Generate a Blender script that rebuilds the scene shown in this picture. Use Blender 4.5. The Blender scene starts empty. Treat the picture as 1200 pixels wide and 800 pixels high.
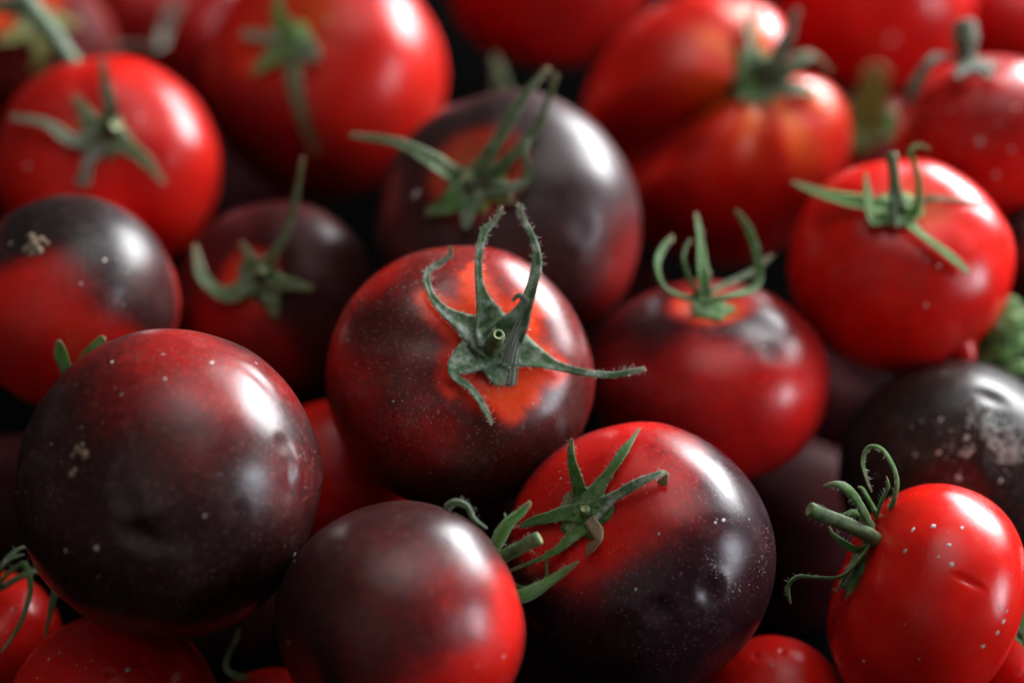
import bpy, math, random
import numpy as np
from mathutils import Vector, Matrix
from mathutils.bvhtree import BVHTree

# ------------------------------------------------------------------ camera
PITCH = math.radians(42.0)
LENS = 60.0
FPX = 1200.0 * LENS / 36.0                      # focal length in photo pixels
RIGHT = Vector((1, 0, 0))
FWD = Vector((0, math.cos(PITCH), -math.sin(PITCH)))
UP = Vector((0, math.sin(PITCH), math.cos(PITCH)))

def ray(px, py):
    return RIGHT * ((px - 600) / FPX) + UP * ((400 - py) / FPX) + FWD
CAM = Vector((0, 0, 0.125)) - ray(540, 440) * 0.405

def at(px, py, d):
    return CAM + ray(px, py) * d

def camdir(x, y, z):                            # right, up, towards the lens
    return (RIGHT * x + UP * y - FWD * z).normalized()

scene = bpy.context.scene
cam_data = bpy.data.cameras.new('camera')
cam_data.lens = LENS
cam_data.sensor_width = 36.0
cam_data.clip_start = 0.01
cam_data.clip_end = 50
cam_data.dof.use_dof = True
cam_data.dof.focus_distance = 0.3745
cam_data.dof.aperture_fstop = 3.8
cam_data.dof.aperture_blades = 0
cam = bpy.data.objects.new('camera', cam_data)
cam.location = CAM
cam.rotation_euler = (math.pi / 2 - PITCH, 0, 0)
scene.collection.objects.link(cam)
scene.camera = cam

# ------------------------------------------------------------------ light: a window to the back right, weak room light
world = bpy.data.worlds.new('World')
scene.world = world
world.use_nodes = True
world.node_tree.nodes['Background'].inputs[0].default_value = (1.0, 0.97, 0.95, 1)
world.node_tree.nodes['Background'].inputs[1].default_value = 0.03

TARGET = Vector((0.0, 0.03, 0.11))
def area(name, direction, dist, sx, sy, power, color, soft):
    l = bpy.data.lights.new(name, 'AREA')
    l.shape = 'RECTANGLE'; l.size = sx; l.size_y = sy; l.energy = power; l.color = color
    # daylight fades towards the frame of the window: a soft-edged lamp
    l.use_nodes = True
    t = l.node_tree; em = [x for x in t.nodes if x.type == 'EMISSION'][0]
    geo = t.nodes.new('ShaderNodeNewGeometry'); sep = t.nodes.new('ShaderNodeSeparateXYZ')
    t.links.new(geo.outputs['Parametric'], sep.inputs[0])
    prev = None
    for k in (0, 1):
        a = t.nodes.new('ShaderNodeMath'); a.operation = 'SUBTRACT'; t.links.new(sep.outputs[k], a.inputs[0]); a.inputs[1].default_value = 0.5
        c = t.nodes.new('ShaderNodeMath'); c.operation = 'ABSOLUTE'; t.links.new(a.outputs[0], c.inputs[0])
        m = t.nodes.new('ShaderNodeMapRange'); m.interpolation_type = 'SMOOTHSTEP'
        t.links.new(c.outputs[0], m.inputs[0])
        for q, v in ((1, 0.5 * (1 - soft)), (2, 0.5), (3, 1.0), (4, 0.0)): m.inputs[q].default_value = v
        if prev is None: prev = m.outputs[0]
        else:
            g = t.nodes.new('ShaderNodeMath'); g.operation = 'MULTIPLY'; t.links.new(prev, g.inputs[0]); t.links.new(m.outputs[0], g.inputs[1]); prev = g.outputs[0]
    g = t.nodes.new('ShaderNodeMath'); g.operation = 'MULTIPLY'; t.links.new(prev, g.inputs[0]); g.inputs[1].default_value = 1 / (1 - soft / 2) ** 2
    t.links.new(g.outputs[0], em.inputs['Strength'])
    o = bpy.data.objects.new(name, l)
    o.location = TARGET + Vector(direction).normalized() * dist
    o.rotation_euler = (TARGET - o.location).to_track_quat('-Z', 'Y').to_euler()
    scene.collection.objects.link(o)
area('window_light', (0.66, 0.70, 0.32), 1.25, 1.30, 0.85, 52.0, (0.95, 0.97, 1.0), 0.95)
area('window_light_front', (0.95, -0.22, 0.22), 1.3, 0.56, 0.72, 9.0, (0.86, 0.90, 1.0), 0.9)
area('ceiling_bounce', (0.12, 0.25, 1.0), 1.7, 2.2, 2.2, 12.0, (1.0, 0.97, 0.95), 1.0)
area('room_bounce', (-0.45, -0.75, 0.80), 1.9, 3.4, 3.4, 2.6, (1.0, 0.95, 0.90), 1.0)

scene.view_settings.view_transform = 'Standard'
scene.view_settings.look = 'None'
scene.view_settings.exposure = 0.0
scene.view_settings.gamma = 1.0
scene.view_settings.use_curve_mapping = False
scene.render.engine = 'CYCLES'
scene.cycles.use_denoising = True
scene.cycles.max_bounces = 4
scene.cycles.diffuse_bounces = 2
scene.cycles.glossy_bounces = 2
scene.cycles.transmission_bounces = 2
scene.cycles.use_adaptive_sampling = True
scene.cycles.adaptive_threshold = 0.03
scene.cycles.adaptive_min_samples = 20

# ------------------------------------------------------------------ helpers
rng = np.random.default_rng(7)
random.seed(7)
COL = scene.collection

class Noise:                                    # smooth 3D noise as a sum of random waves
    def __init__(self, seed, freq, n=14):
        r = np.random.default_rng(seed)
        k = r.normal(size=(n, 3)); k /= np.linalg.norm(k, axis=1)[:, None]
        self.k = k * freq * r.uniform(0.55, 1.5, size=(n, 1)) * 2 * math.pi
        self.p = r.uniform(0, 2 * math.pi, n)
        self.n = n
    def __call__(self, P):
        return np.sin(P @ self.k.T + self.p).sum(axis=1) / math.sqrt(self.n / 2) * 0.5

def sstep(a, b, x):
    t = np.clip((x - a) / (b - a), 0, 1)
    return t * t * (3 - 2 * t)

def mesh_object(name, verts, faces, mat, parent=None, attrs=None, smooth=True):
    me = bpy.data.meshes.new(name)
    me.from_pydata([tuple(map(float, v)) for v in verts], [], faces)
    if smooth:
        me.polygons.foreach_set('use_smooth', [True] * len(me.polygons))
    for k, a in (attrs or {}).items():
        at_ = me.attributes.new(k, 'FLOAT', 'POINT')
        at_.data.foreach_set('value', np.asarray(a, dtype=np.float32))
    me.materials.append(mat)
    me.update()
    o = bpy.data.objects.new(name, me)
    COL.objects.link(o)
    if parent is not None:
        o.parent = parent
    return o

# ------------------------------------------------------------------ materials
class NT:
    def __init__(self, name):
        self.m = bpy.data.materials.new(name); self.m.use_nodes = True
        self.t = self.m.node_tree
        self.b = self.t.nodes['Principled BSDF']
    def n(self, kind, **kw):
        x = self.t.nodes.new(kind)
        for k, v in kw.items(): setattr(x, k, v)
        return x
    def set(self, sock, v):
        if isinstance(v, bpy.types.NodeSocket): self.t.links.new(v, sock)
        else: sock.default_value = v
    def math(self, op, a, b=0.0, clamp=False):
        x = self.n('ShaderNodeMath', operation=op, use_clamp=clamp)
        self.set(x.inputs[0], a); self.set(x.inputs[1], b)
        return x.outputs[0]
    def mix(self, f, a, b):
        x = self.n('ShaderNodeMix', data_type='RGBA')
        self.set(x.inputs[0], f); self.set(x.inputs[6], a); self.set(x.inputs[7], b)
        return x.outputs[2]
    def maprange(self, v, a, b, c, d, smooth=False):
        x = self.n('ShaderNodeMapRange', interpolation_type='SMOOTHSTEP' if smooth else 'LINEAR')
        for i, q in enumerate((v, a, b, c, d)): self.set(x.inputs[i], q)
        return x.outputs[0]
    def noise(self, vec, scale, detail=3.0, rough=0.5):
        x = self.n('ShaderNodeTexNoise')
        self.set(x.inputs['Vector'], vec)
        x.inputs['Scale'].default_value = scale; x.inputs['Detail'].default_value = detail
        x.inputs['Roughness'].default_value = rough
        return x.outputs['Fac']
    def attr(self, name):
        return self.n('ShaderNodeAttribute', attribute_name=name).outputs['Fac']

def skin_material(seed, red, dark, orange, rough=0.24, dust=0.25, patch=0.30, ior=1.30):
    N = NT('tomato_skin'); r = random.Random(seed)
    co = N.n('ShaderNodeTexCoord').outputs['Object']
    mp = N.n('ShaderNodeMapping'); N.set(mp.inputs[0], co)
    mp.inputs['Location'].default_value = (r.uniform(0, 5), r.uniform(0, 5), r.uniform(0, 5))
    co = mp.outputs[0]
    big = N.noise(co, 70, 4, 0.55)
    fine = N.noise(co, 520, 6, 0.72)
    d = N.math('ADD', N.attr('dark'), N.math('MULTIPLY', N.math('SUBTRACT', big, 0.5), patch))
    dc_ = N.math('MAXIMUM', N.math('MINIMUM', d, 1.0), 0.0)
    band = N.math('MULTIPLY', N.math('MULTIPLY', dc_, N.math('SUBTRACT', 1.0, dc_)), 4.0)
    grain = N.math('MULTIPLY', N.math('SUBTRACT', fine, 0.5), N.math('ADD', N.math('MULTIPLY', band, 0.65), 0.12))
    d = N.math('ADD', d, grain, clamp=True)
    d = N.math('SUBTRACT', 1.0, N.math('POWER', N.math('SUBTRACT', 1.0, d), 1.8))
    base = N.mix(N.attr('orange'), red, orange)
    base = N.mix(N.math('MULTIPLY', N.maprange(N.noise(co, 42, 4, 0.6), 0.36, 0.70, 0.0, 0.85), 1.0), base,
                 (red[0] * 0.66, red[1] * 0.5, red[2] * 0.8, 1))
    base = N.mix(N.maprange(N.noise(co, 260, 4, 0.65), 0.42, 0.75, 0.0, 0.22), base, (0.75, 0.05, 0.010, 1))
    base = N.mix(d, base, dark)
    # fine pale pores and a film of dust
    vo = N.n('ShaderNodeTexVoronoi'); N.set(vo.inputs['Vector'], co); vo.inputs['Scale'].default_value = 900
    pore = N.maprange(vo.outputs['Distance'], 0.06, 0.26, 0.34 * dust, 0.0)
    base = N.mix(pore, base, (0.78, 0.36, 0.22, 1))
    film = N.math('MULTIPLY', N.maprange(N.noise(co, 110, 5, 0.7), 0.50, 0.80, 0.0, 1.0), 0.08 * dust)
    base = N.mix(film, base, (0.55, 0.50, 0.48, 1))
    N.set(N.b.inputs['Base Color'], base)
    N.set(N.b.inputs['Roughness'], N.maprange(N.noise(co, 95, 6, 0.72), 0.32, 0.70, rough - 0.03, rough + 0.15))
    N.b.subsurface_method = 'RANDOM_WALK'
    N.set(N.b.inputs['Subsurface Weight'], N.maprange(d, 0.0, 1.0, 0.75, 0.10))
    N.b.inputs['Subsurface Radius'].default_value = (1.0, 0.10, 0.06)
    N.b.inputs['Subsurface Scale'].default_value = 0.009
    N.b.inputs['IOR'].default_value = ior
    N.b.inputs['Coat Weight'].default_value = 0.13 if ior > 1.2 else 0.0
    N.b.inputs['Coat Roughness'].default_value = 0.17
    bu = N.n('ShaderNodeBump'); bu.inputs['Strength'].default_value = 0.10; bu.inputs['Distance'].default_value = 0.0006
    N.set(bu.inputs['Height'], N.math('ADD', N.noise(co, 160, 4, 0.6), N.math('MULTIPLY', fine, 0.6)))
    N.set(N.b.inputs['Normal'], bu.outputs[0])
    N.set(N.b.inputs['Coat Normal'], bu.outputs[0])
    return N.m

def green_material(name, deep, pale, fuzz, fibres=5.0, tipcol=(0.30, 0.20, 0.10, 1), tip=0.8):
    N = NT(name)
    co = N.n('ShaderNodeTexCoord').outputs['Object']
    # fibres run along the sepal
    cm = N.n('ShaderNodeCombineXYZ')
    N.set(cm.inputs[0], N.math('MULTIPLY', N.attr('across'), fibres)); N.set(cm.inputs[1], N.math('MULTIPLY', N.attr('along'), 2.2))
    N.set(cm.inputs[2], N.attr('piece'))
    fib = N.noise(cm.outputs[0], 2.2, 5, 0.65)
    blot = N.noise(co, 330, 5, 0.7)
    c = N.mix(N.maprange(fib, 0.34, 0.68, 0.0, 1.0), deep, pale)
    f = N.math('MULTIPLY', N.maprange(blot, 0.46, 0.68, 0.0, 1.0), fuzz, clamp=True)
    c = N.mix(f, c, (0.60, 0.64, 0.57, 1))
    edge = N.maprange(N.math('ABSOLUTE', N.attr('across')), 0.75, 1.0, 0.0, 0.28)
    c = N.mix(edge, c, (0.30, 0.33, 0.20, 1))
    tp = N.math('ADD', N.attr('along'), N.math('MULTIPLY', N.math('SUBTRACT', blot, 0.5), 0.35))
    c = N.mix(N.maprange(tp, tip, tip + 0.22, 0.0, 0.85), c, tipcol)
    N.set(N.b.inputs['Base Color'], c)
    N.b.inputs['Roughness'].default_value = 0.68
    N.b.inputs['Specular IOR Level'].default_value = 0.3
    N.b.inputs['Sheen Weight'].default_value = 0.25
    N.b.inputs['Sheen Roughness'].default_value = 0.4
    bu = N.n('ShaderNodeBump'); bu.inputs['Strength'].default_value = 0.55; bu.inputs['Distance'].default_value = 0.0008
    N.set(bu.inputs['Height'], N.math('ADD', fib, N.math('MULTIPLY', blot, 0.8)))
    N.set(N.b.inputs['Normal'], bu.outputs[0])
    tr = N.n('ShaderNodeBsdfTranslucent'); N.set(tr.inputs[0], N.mix(0.35, c, (0.16, 0.30, 0.05, 1)))
    ms = N.n('ShaderNodeMixShader'); ms.inputs[0].default_value = 0.28
    out = [x for x in N.t.nodes if x.type == 'OUTPUT_MATERIAL'][0]
    N.t.links.new(N.b.outputs[0], ms.inputs[1]); N.t.links.new(tr.outputs[0], ms.inputs[2]); N.t.links.new(ms.outputs[0], out.inputs['Surface'])
    return N.m

def plain_material(name, a, b, scale, rough=0.7, bump=0.4):
    N = NT(name)
    co = N.n('ShaderNodeTexCoord').outputs['Object']
    x = N.noise(co, scale, 5, 0.65)
    N.set(N.b.inputs['Base Color'], N.mix(N.maprange(x, 0.35, 0.65, 0, 1), a, b))
    N.b.inputs['Roughness'].default_value = rough
    bu = N.n('ShaderNodeBump'); bu.inputs['Strength'].default_value = bump; bu.inputs['Distance'].default_value = 0.0006
    N.set(bu.inputs['Height'], x); N.set(N.b.inputs['Normal'], bu.outputs[0])
    return N.m

M = {}
M['grey_green'] = green_material('grey_green_sepal', (0.041, 0.109, 0.042, 1), (0.124, 0.229, 0.105, 1), 0.85)
M['grey_fibre'] = green_material('grey_fibre', (0.12, 0.17, 0.11, 1), (0.60, 0.66, 0.58, 1), 0.5, fibres=11.0, tip=1.6)
M['green'] = green_material('green_sepal', (0.041, 0.137, 0.021, 1), (0.142, 0.312, 0.060, 1), 0.30)
M['bright_green'] = green_material('bright_green_sepal', (0.080, 0.229, 0.040, 1), (0.247, 0.478, 0.126, 1), 0.25)
M['dull_green'] = green_material('dull_green_sepal', (0.045, 0.104, 0.029, 1), (0.168, 0.239, 0.086, 1), 0.35)
M['pale_green'] = green_material('pale_green_stem', (0.11, 0.19, 0.10, 1), (0.26, 0.36, 0.24, 1), 0.5, tip=1.6)
M['dry'] = green_material('dried_sepal', (0.16, 0.08, 0.025, 1), (0.40, 0.25, 0.10, 1), 0.3, tip=1.6)
M['grey_dry'] = green_material('grey_dried_sepal', (0.08, 0.09, 0.06, 1), (0.24, 0.24, 0.18, 1), 0.5, tip=1.6)
M['yellow_green'] = green_material('yellow_green_sepal', (0.10, 0.14, 0.015, 1), (0.30, 0.27, 0.04, 1), 0.2)
M['stem'] = plain_material('stem_skin', (0.035, 0.075, 0.025, 1), (0.13, 0.19, 0.07, 1), 500, 0.65)
M['cut'] = plain_material('cut_stem_end', (0.17, 0.22, 0.08, 1), (0.34, 0.36, 0.17, 1), 900, 0.6)
M['pith'] = plain_material('stem_pith', (0.02, 0.07, 0.012, 1), (0.06, 0.15, 0.03, 1), 900, 0.6)
M['hair'] = plain_material('sepal_hair', (0.42, 0.46, 0.38, 1), (0.60, 0.62, 0.54, 1), 200, 0.5, 0.0)
M['dust'] = plain_material('pale_dust_glint', (0.26, 0.22, 0.20, 1), (0.60, 0.54, 0.52, 1), 300, 0.75)
M['scar'] = plain_material('blossom_scar', (0.10, 0.065, 0.035, 1), (0.36, 0.27, 0.18, 1), 700, 0.85, 0.8)
M['mould'] = plain_material('mould', (0.16, 0.18, 0.16, 1), (0.60, 0.63, 0.60, 1), 500, 0.9, 0.8)
M['ground'] = plain_material('gap_shade_black', (0.0015, 0.0015, 0.0015, 1), (0.003, 0.003, 0.003, 1), 300, 1.0)  # near-black colour stands in for the shade seen through the gaps
for n_ in M['ground'].node_tree.nodes:
    if n_.type == 'BSDF_PRINCIPLED': n_.inputs['Specular IOR Level'].default_value = 0.0

# ------------------------------------------------------------------ the surface under the pile
def ground():
    n = 40; s = 0.9
    v, f = [], []
    for j in range(n + 1):
        for i in range(n + 1):
            v.append(((i / n - .5) * 2 * s, (j / n - .5) * 2 * s + .1, 0.0))
    for j in range(n):
        for i in range(n):
            a = j * (n + 1) + i
            f.append((a, a + 1, a + n + 2, a + n + 1))
    o = mesh_object('ground', v, f, M['ground'])
    o['kind'] = 'structure'
ground()

# ------------------------------------------------------------------ tomato body
class Tomato:
    pass

def shape_local(T, dirs):
    """unit directions (pole = +z) -> local points"""
    ct = np.clip(dirs[:, 2], -1, 1); th = np.arccos(ct); ph = np.arctan2(dirs[:, 1], dirs[:, 0])
    st = np.sin(th)
    p = T.power
    rr = 1.0 / ((np.abs(st) ** p + np.abs(ct / T.squash) ** p) ** (1 / p))
    # hollow at the stem, slight flat at the blossom end
    rr = rr * (1 - T.dimple * np.exp(-(th / 0.42) ** 2)) * (1 - 0.05 * np.exp(-((math.pi - th) / 0.5) ** 2))
    sh = np.exp(-((th - 0.75) / 0.75) ** 2) * st
    rr = rr * (1 + T.lobe * sh * np.cos(T.lobes * ph + T.phase) + 0.45 * T.lobe * sh * np.cos((T.lobes * 2 - 1) * ph + 2.1 * T.phase))
    for (cph, wid, dep) in T.creases:
        dd = np.abs((ph - cph + math.pi) % (2 * math.pi) - math.pi)
        rr = rr * (1 - dep * np.exp(-(dd / wid) ** 2) * st ** 0.5 * np.exp(-((th - 0.8) / 1.1) ** 2))
    rr = rr * (1 + T.wob * T.n1(dirs) + 0.35 * T.wob * T.n2(dirs))
    rr = rr * (1 + T.ripple * T.n3(dirs))
    return dirs * rr[:, None] * T.R

def project(P):
    rel = P - np.array(CAM)
    d = rel @ np.array(FWD)
    return np.stack([600 + (rel @ np.array(RIGHT)) / d * FPX, 400 - (rel @ np.array(UP)) / d * FPX, d], axis=1)

TOMS = []
def tomato(label, px, py, rpx, depth, pole, squash=0.86, lobe=0.012, lobes=5, phase=0.4, dimple=0.13, power=2.25, wob=0.017,
           creases=(), dark=0.2, blobs=(), orange_r=0.5, calyx_light=0, paths_light=(), dents=(), red=(0.80, 0.011, 0.006, 1),
           darkcol=(0.016, 0.004, 0.006, 1), orange=(0.78, 0.105, 0.014, 1), rough=0.24, dust=0.35, res=(112, 84), patch=0.20,
           group='tomatoes heaped in the pile', name='tomato', ripple=0.0022, streak=0, ior=1.30, wscale=1.0):
    T = Tomato()
    i = len(TOMS)
    T.wscale = wscale
    T.c = at(px, py, depth); T.depth = depth; T.px = px; T.py = py; T.rpx = rpx
    T.R = rpx * depth / FPX
    T.squash, T.lobe, T.lobes, T.phase, T.dimple, T.power, T.wob, T.creases = squash, lobe, lobes, phase, dimple, power, wob, creases
    T.n1 = Noise(100 + i, 0.32); T.n2 = Noise(300 + i, 0.9); T.n3 = Noise(400 + i, 2.0); T.ripple = ripple
    z = camdir(*pole); T.pole = z
    x = RIGHT - z * RIGHT.dot(z)
    if x.length < 0.2: x = UP - z * UP.dot(z)
    x.normalize(); y = z.cross(x)
    T.rot = np.array(Matrix((x, y, z)).transposed())           # local -> world
    nu, nv = res
    d = [(0, 0, 1)]
    for j in range(1, nv):
        t = math.pi * j / nv
        for k in range(nu):
            f = 2 * math.pi * k / nu
            d.append((math.sin(t) * math.cos(f), math.sin(t) * math.sin(f), math.cos(t)))
    d.append((0, 0, -1))
    D = np.array(d)
    faces = [(0, 1 + k, 1 + (k + 1) % nu) for k in range(nu)]
    for j in range(nv - 2):
        a = 1 + j * nu; b = a + nu
        for k in range(nu):
            faces.append((a + k, b + k, b + (k + 1) % nu, a + (k + 1) % nu))
    last = len(d) - 1; a = 1 + (nv - 2) * nu
    faces += [(a + (k + 1) % nu, a + k, last) for k in range(nu)]
    P = shape_local(T, D) @ T.rot.T + np.array(T.c)
    T.bvh = BVHTree.FromPolygons([tuple(p) for p in P], faces)
    # dents, bumps and creases at places on the skin
    for dn in dents:
        dx, dy, dr, dep = dn[:4]
        h = surf(T, dx, dy)
        if h is None: continue
        cen = np.array(h); rel = P - cen
        sx = dr * depth / FPX
        if len(dn) > 4:                                         # a crease: stretched along a pixel angle
            ang, stretch = dn[4], dn[5]
            ax = np.array(RIGHT * math.cos(ang) + UP * math.sin(ang))
            al = rel @ ax
            d2 = (rel ** 2).sum(axis=1) - al ** 2 + (al / stretch) ** 2
        else:
            d2 = (rel ** 2).sum(axis=1)
        nrm = P - np.array(T.c); nrm /= np.linalg.norm(nrm, axis=1)[:, None]
        q = d2 / sx ** 2
        prof = np.exp(-q) - (0.08 if len(dn) > 4 else 0.22) * np.exp(-((np.sqrt(q) - 1.55) / 0.45) ** 2)
        P = P - nrm * (prof * dep * 0.001)[:, None]
    if dents:
        T.bvh = BVHTree.FromPolygons([tuple(p) for p in P], faces)
    # pigment: dark skin grows where light fell on the fruit, red stays under the calyx and on the shaded side; it also carries shade of undersides and gap fruits
    L = (P - np.array(T.c)) / T.R
    warp = np.stack([Noise(500 + i * 3 + k, 0.8)(L) for k in range(3)], axis=1)
    Pw = P + warp * T.R * 0.11
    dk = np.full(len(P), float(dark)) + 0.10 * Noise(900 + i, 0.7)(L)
    og = np.zeros(len(P))
    for (bx, by, br, val, soft) in blobs:
        h = surf(T, bx, by)
        h = at(bx, by, depth) if h is None else h
        dist = np.linalg.norm(Pw - np.array(h), axis=1) / (br * depth / FPX)
        w = 1 - sstep(1 - soft, 1 + soft, dist)
        dk = dk * (1 - w) + val * w
    pl = np.array(T.c) + np.array(z) * T.R * squash * (1 - dimple)
    T.top = Vector(pl)
    dp = np.linalg.norm(P - pl, axis=1) / T.R
    if orange_r > 0:
        og = 1 - sstep(orange_r * 0.35, orange_r, dp + 0.10 * warp[:, 0])
        dk = dk * (1 - 0.85 * (1 - sstep(orange_r * 0.6, orange_r * 1.05, dp + 0.07 * warp[:, 1])))
    if streak:
        Ll = L @ T.rot; og = og * (0.55 + 0.45 * np.cos(streak * np.arctan2(Ll[:, 1], Ll[:, 0]) + 1.0 + 0.8 * warp[:, 2]))
    if paths_light:
        best = np.full(len(P), 9.0)
        for path in paths_light:
            for (sx, sy, sw) in path:
                h = surf(T, sx, sy)
                if h is None: continue
                best = np.minimum(best, np.linalg.norm(Pw * 0.45 + P * 0.55 - np.array(h), axis=1) / (sw * depth / FPX))
        w = 1 - sstep(0.55, 1.30, best)
        dk = dk * (1 - w); og = np.maximum(og, w * 0.62)
    base = Vector((T.c.x, T.c.y, T.c.z - T.R * 0.9))
    T.base = base
    root = bpy.data.objects.new(name, None); root.empty_display_size = 0.01
    root.location = base; COL.objects.link(root)
    root['label'] = label; root['category'] = 'tomato'; root['group'] = group
    T.root = root
    r = random.Random(i)
    k = r.uniform(0.9, 1.08)
    mat = skin_material(i, (red[0] * k, red[1] * k, red[2] * k, 1), darkcol, orange, rough, dust, patch, ior)
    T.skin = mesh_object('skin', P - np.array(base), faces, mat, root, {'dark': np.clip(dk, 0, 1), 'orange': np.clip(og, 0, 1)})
    T.P = P; T.faces = faces; T.calyx = None
    TOMS.append(T)
    return T

def surf(T, px, py):
    h, n, idx, dist = T.bvh.ray_cast(CAM, ray(px, py).normalized())
    return h

# ------------------------------------------------------------------ calyx, sepals, stem
PIECE = [0]
def catmull(pts, n):
    pts = [np.array(p, dtype=float) for p in pts]
    P = [2 * pts[0] - pts[1]] + pts + [2 * pts[-1] - pts[-2]]
    out = []
    m = len(pts) - 1
    for q in range(n):
        u = q / (n - 1) * m; k = min(int(u), m - 1); t = u - k
        a, b, c, d = P[k:k + 4]
        out.append(0.5 * ((2 * b) + (-a + c) * t + (2 * a - 5 * b + 4 * c - d) * t * t + (-a + 3 * b - 3 * c + d) * t ** 3))
    return np.array(out)

def frames(C, n0):
    n = len(C); T_ = np.gradient(C, axis=0); T_ /= np.linalg.norm(T_, axis=1)[:, None] + 1e-12
    Nn = np.zeros_like(C)
    v = np.array(n0, dtype=float)
    for i in range(n):
        v = v - T_[i] * (v @ T_[i])
        l = np.linalg.norm(v)
        if l < 1e-6: v = np.cross(T_[i], (1, 0, 0)); l = np.linalg.norm(v)
        v = v / l
        Nn[i] = v
    return T_, Nn, np.cross(T_, Nn)

def resolve(T, pts, ref):
    """(px, py, width px, height): a number is mm above the skin, ('a', mm) is mm behind the calyx centre in depth"""
    out, w = [], []
    for p in pts:
        h = p[3] if len(p) > 3 else 0.8
        if isinstance(h, tuple):
            d = ref + h[1] * 0.001
        else:
            s = surf(T, p[0], p[1])
            d = ((s - CAM).dot(FWD) if s is not None else T.depth) - h * 0.001
        out.append(at(p[0], p[1], d)); w.append(p[2] * d / FPX)
    return out, w

def sepal(T, parent, pts, mat, ref, keel=0.22, thick=0.00055, name='sepal', hairs=0, n=30, wob=0.10, normal=None, label=None, ridges=0.0):
    ctr, w = resolve(T, pts, ref)
    w = [x * getattr(T, 'wscale', 1.0) for x in w]
    C = catmull(ctr, n)
    W = np.maximum(catmull([(x, 0, 0) for x in w], n)[:, 0], 0.00025) * 0.5
    n0 = normal if normal is not None else T.pole
    Tn, Nn, Sd = frames(C, n0)
    PIECE[0] += 1
    pr = random.Random(PIECE[0])
    ph1, ph2 = pr.uniform(0, 6), pr.uniform(0, 6)
    m = 33 if ridges else 9
    xs = np.linspace(-1, 1, m)
    V, al, ac = [], [], []
    for i in range(n):
        t = i / (n - 1)
        wl = W[i] * (1 + wob * math.sin(13 * t + ph1) * (0.3 + t)); wr = W[i] * (1 + wob * math.sin(11 * t + ph2) * (0.3 + t))
        th = min(thick, W[i] * 0.8)
        ring = []
        for x in xs:
            ww = wl if x < 0 else wr
            zz = keel * W[i] * (abs(x) ** 1.4) + 0.10 * W[i] * math.sin(4 * x + 9 * t + ph1) * 0.5 + ridges * W[i] * math.cos(17 * x + 1.5 * math.sin(5 * t))
            ring.append((C[i] + Sd[i] * x * ww + Nn[i] * (zz + th * 0.5 * math.sqrt(max(0, 1 - x * x)) + th * 0.10), x))
        for x in xs[::-1][1:-1]:
            ww = wl if x < 0 else wr
            zz = keel * W[i] * (abs(x) ** 1.4)
            ring.append((C[i] + Sd[i] * x * ww + Nn[i] * (zz - th * 0.5 * math.sqrt(max(0, 1 - x * x)) - th * 0.15), x))
        for p, x in ring:
            V.append(p); al.append(t); ac.append(x)
    k = 2 * m - 2
    F = []
    for i in range(n - 1):
        for j in range(k):
            a = i * k + j; b = i * k + (j + 1) % k
            F.append((a, b, b + k, a + k))
    for i, rev in ((0, True), (n - 1, False)):
        V.append(C[i] + Tn[i] * (W[i] * (0.5 if i else -0.5))); al.append(i / (n - 1)); ac.append(0)
        q = len(V) - 1
        for j in range(k):
            a = i * k + j; b = i * k + (j + 1) % k
            F.append((b, a, q) if rev else (a, b, q))
    V = np.array(V)
    o = mesh_object(name, V - np.array(T.base), F, M[mat], parent,
                    {'along': al, 'across': ac, 'piece': [PIECE[0] * 1.7] * len(V)})
    if label: o['label'] = label
    if hairs:
        T.hair += hair_mesh(C, W, Nn, Sd, Tn, hairs)
    return o

def hair_mesh(C, W, Nn, Sd, Tn, count):
    out = []
    for _ in range(count):
        i = random.randrange(2, len(C) - 1)
        u = random.random()
        x = random.choice((-1, 1)) * (1.0 if u < 0.6 else random.random())
        p = C[i] + Sd[i] * x * W[i] + Nn[i] * (0.0002 + 0.2 * W[i] * abs(x)) + Tn[i] * random.uniform(-.0006, .0006)
        d = Sd[i] * x * 0.9 + Nn[i] * random.uniform(0.1, 1.1) + Tn[i] * random.uniform(-.5, .7)
        d /= np.linalg.norm(d) + 1e-9
        out.append((p, d, random.uniform(0.0005, 0.0015)))
    return out

def hair_object(T):
    if not T.hair: return
    V, F = [], []
    for p, d, l in T.hair:
        s = np.cross(d, (0.3, 0.5, 0.8)); s /= np.linalg.norm(s) + 1e-9; u = np.cross(d, s)
        bend = s * l * random.uniform(-.25, .25)
        r = 0.000040
        b = len(V)
        for q, (f, rr) in enumerate(((0, r), (.55, r * .75))):
            for k in range(3):
                a = k * 2.094
                V.append(p + d * l * f + bend * f * f + (s * math.cos(a) + u * math.sin(a)) * rr)
        V.append(p + d * l + bend)
        for k in range(3):
            k2 = (k + 1) % 3
            F.append((b + k, b + k2, b + 3 + k2, b + 3 + k)); F.append((b + 3 + k, b + 3 + k2, b + 6))
    o = mesh_object('fine_hairs', np.array(V) - np.array(T.base), F, M['hair'], T.calyx)
    o['kind'] = 'stuff'

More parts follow.
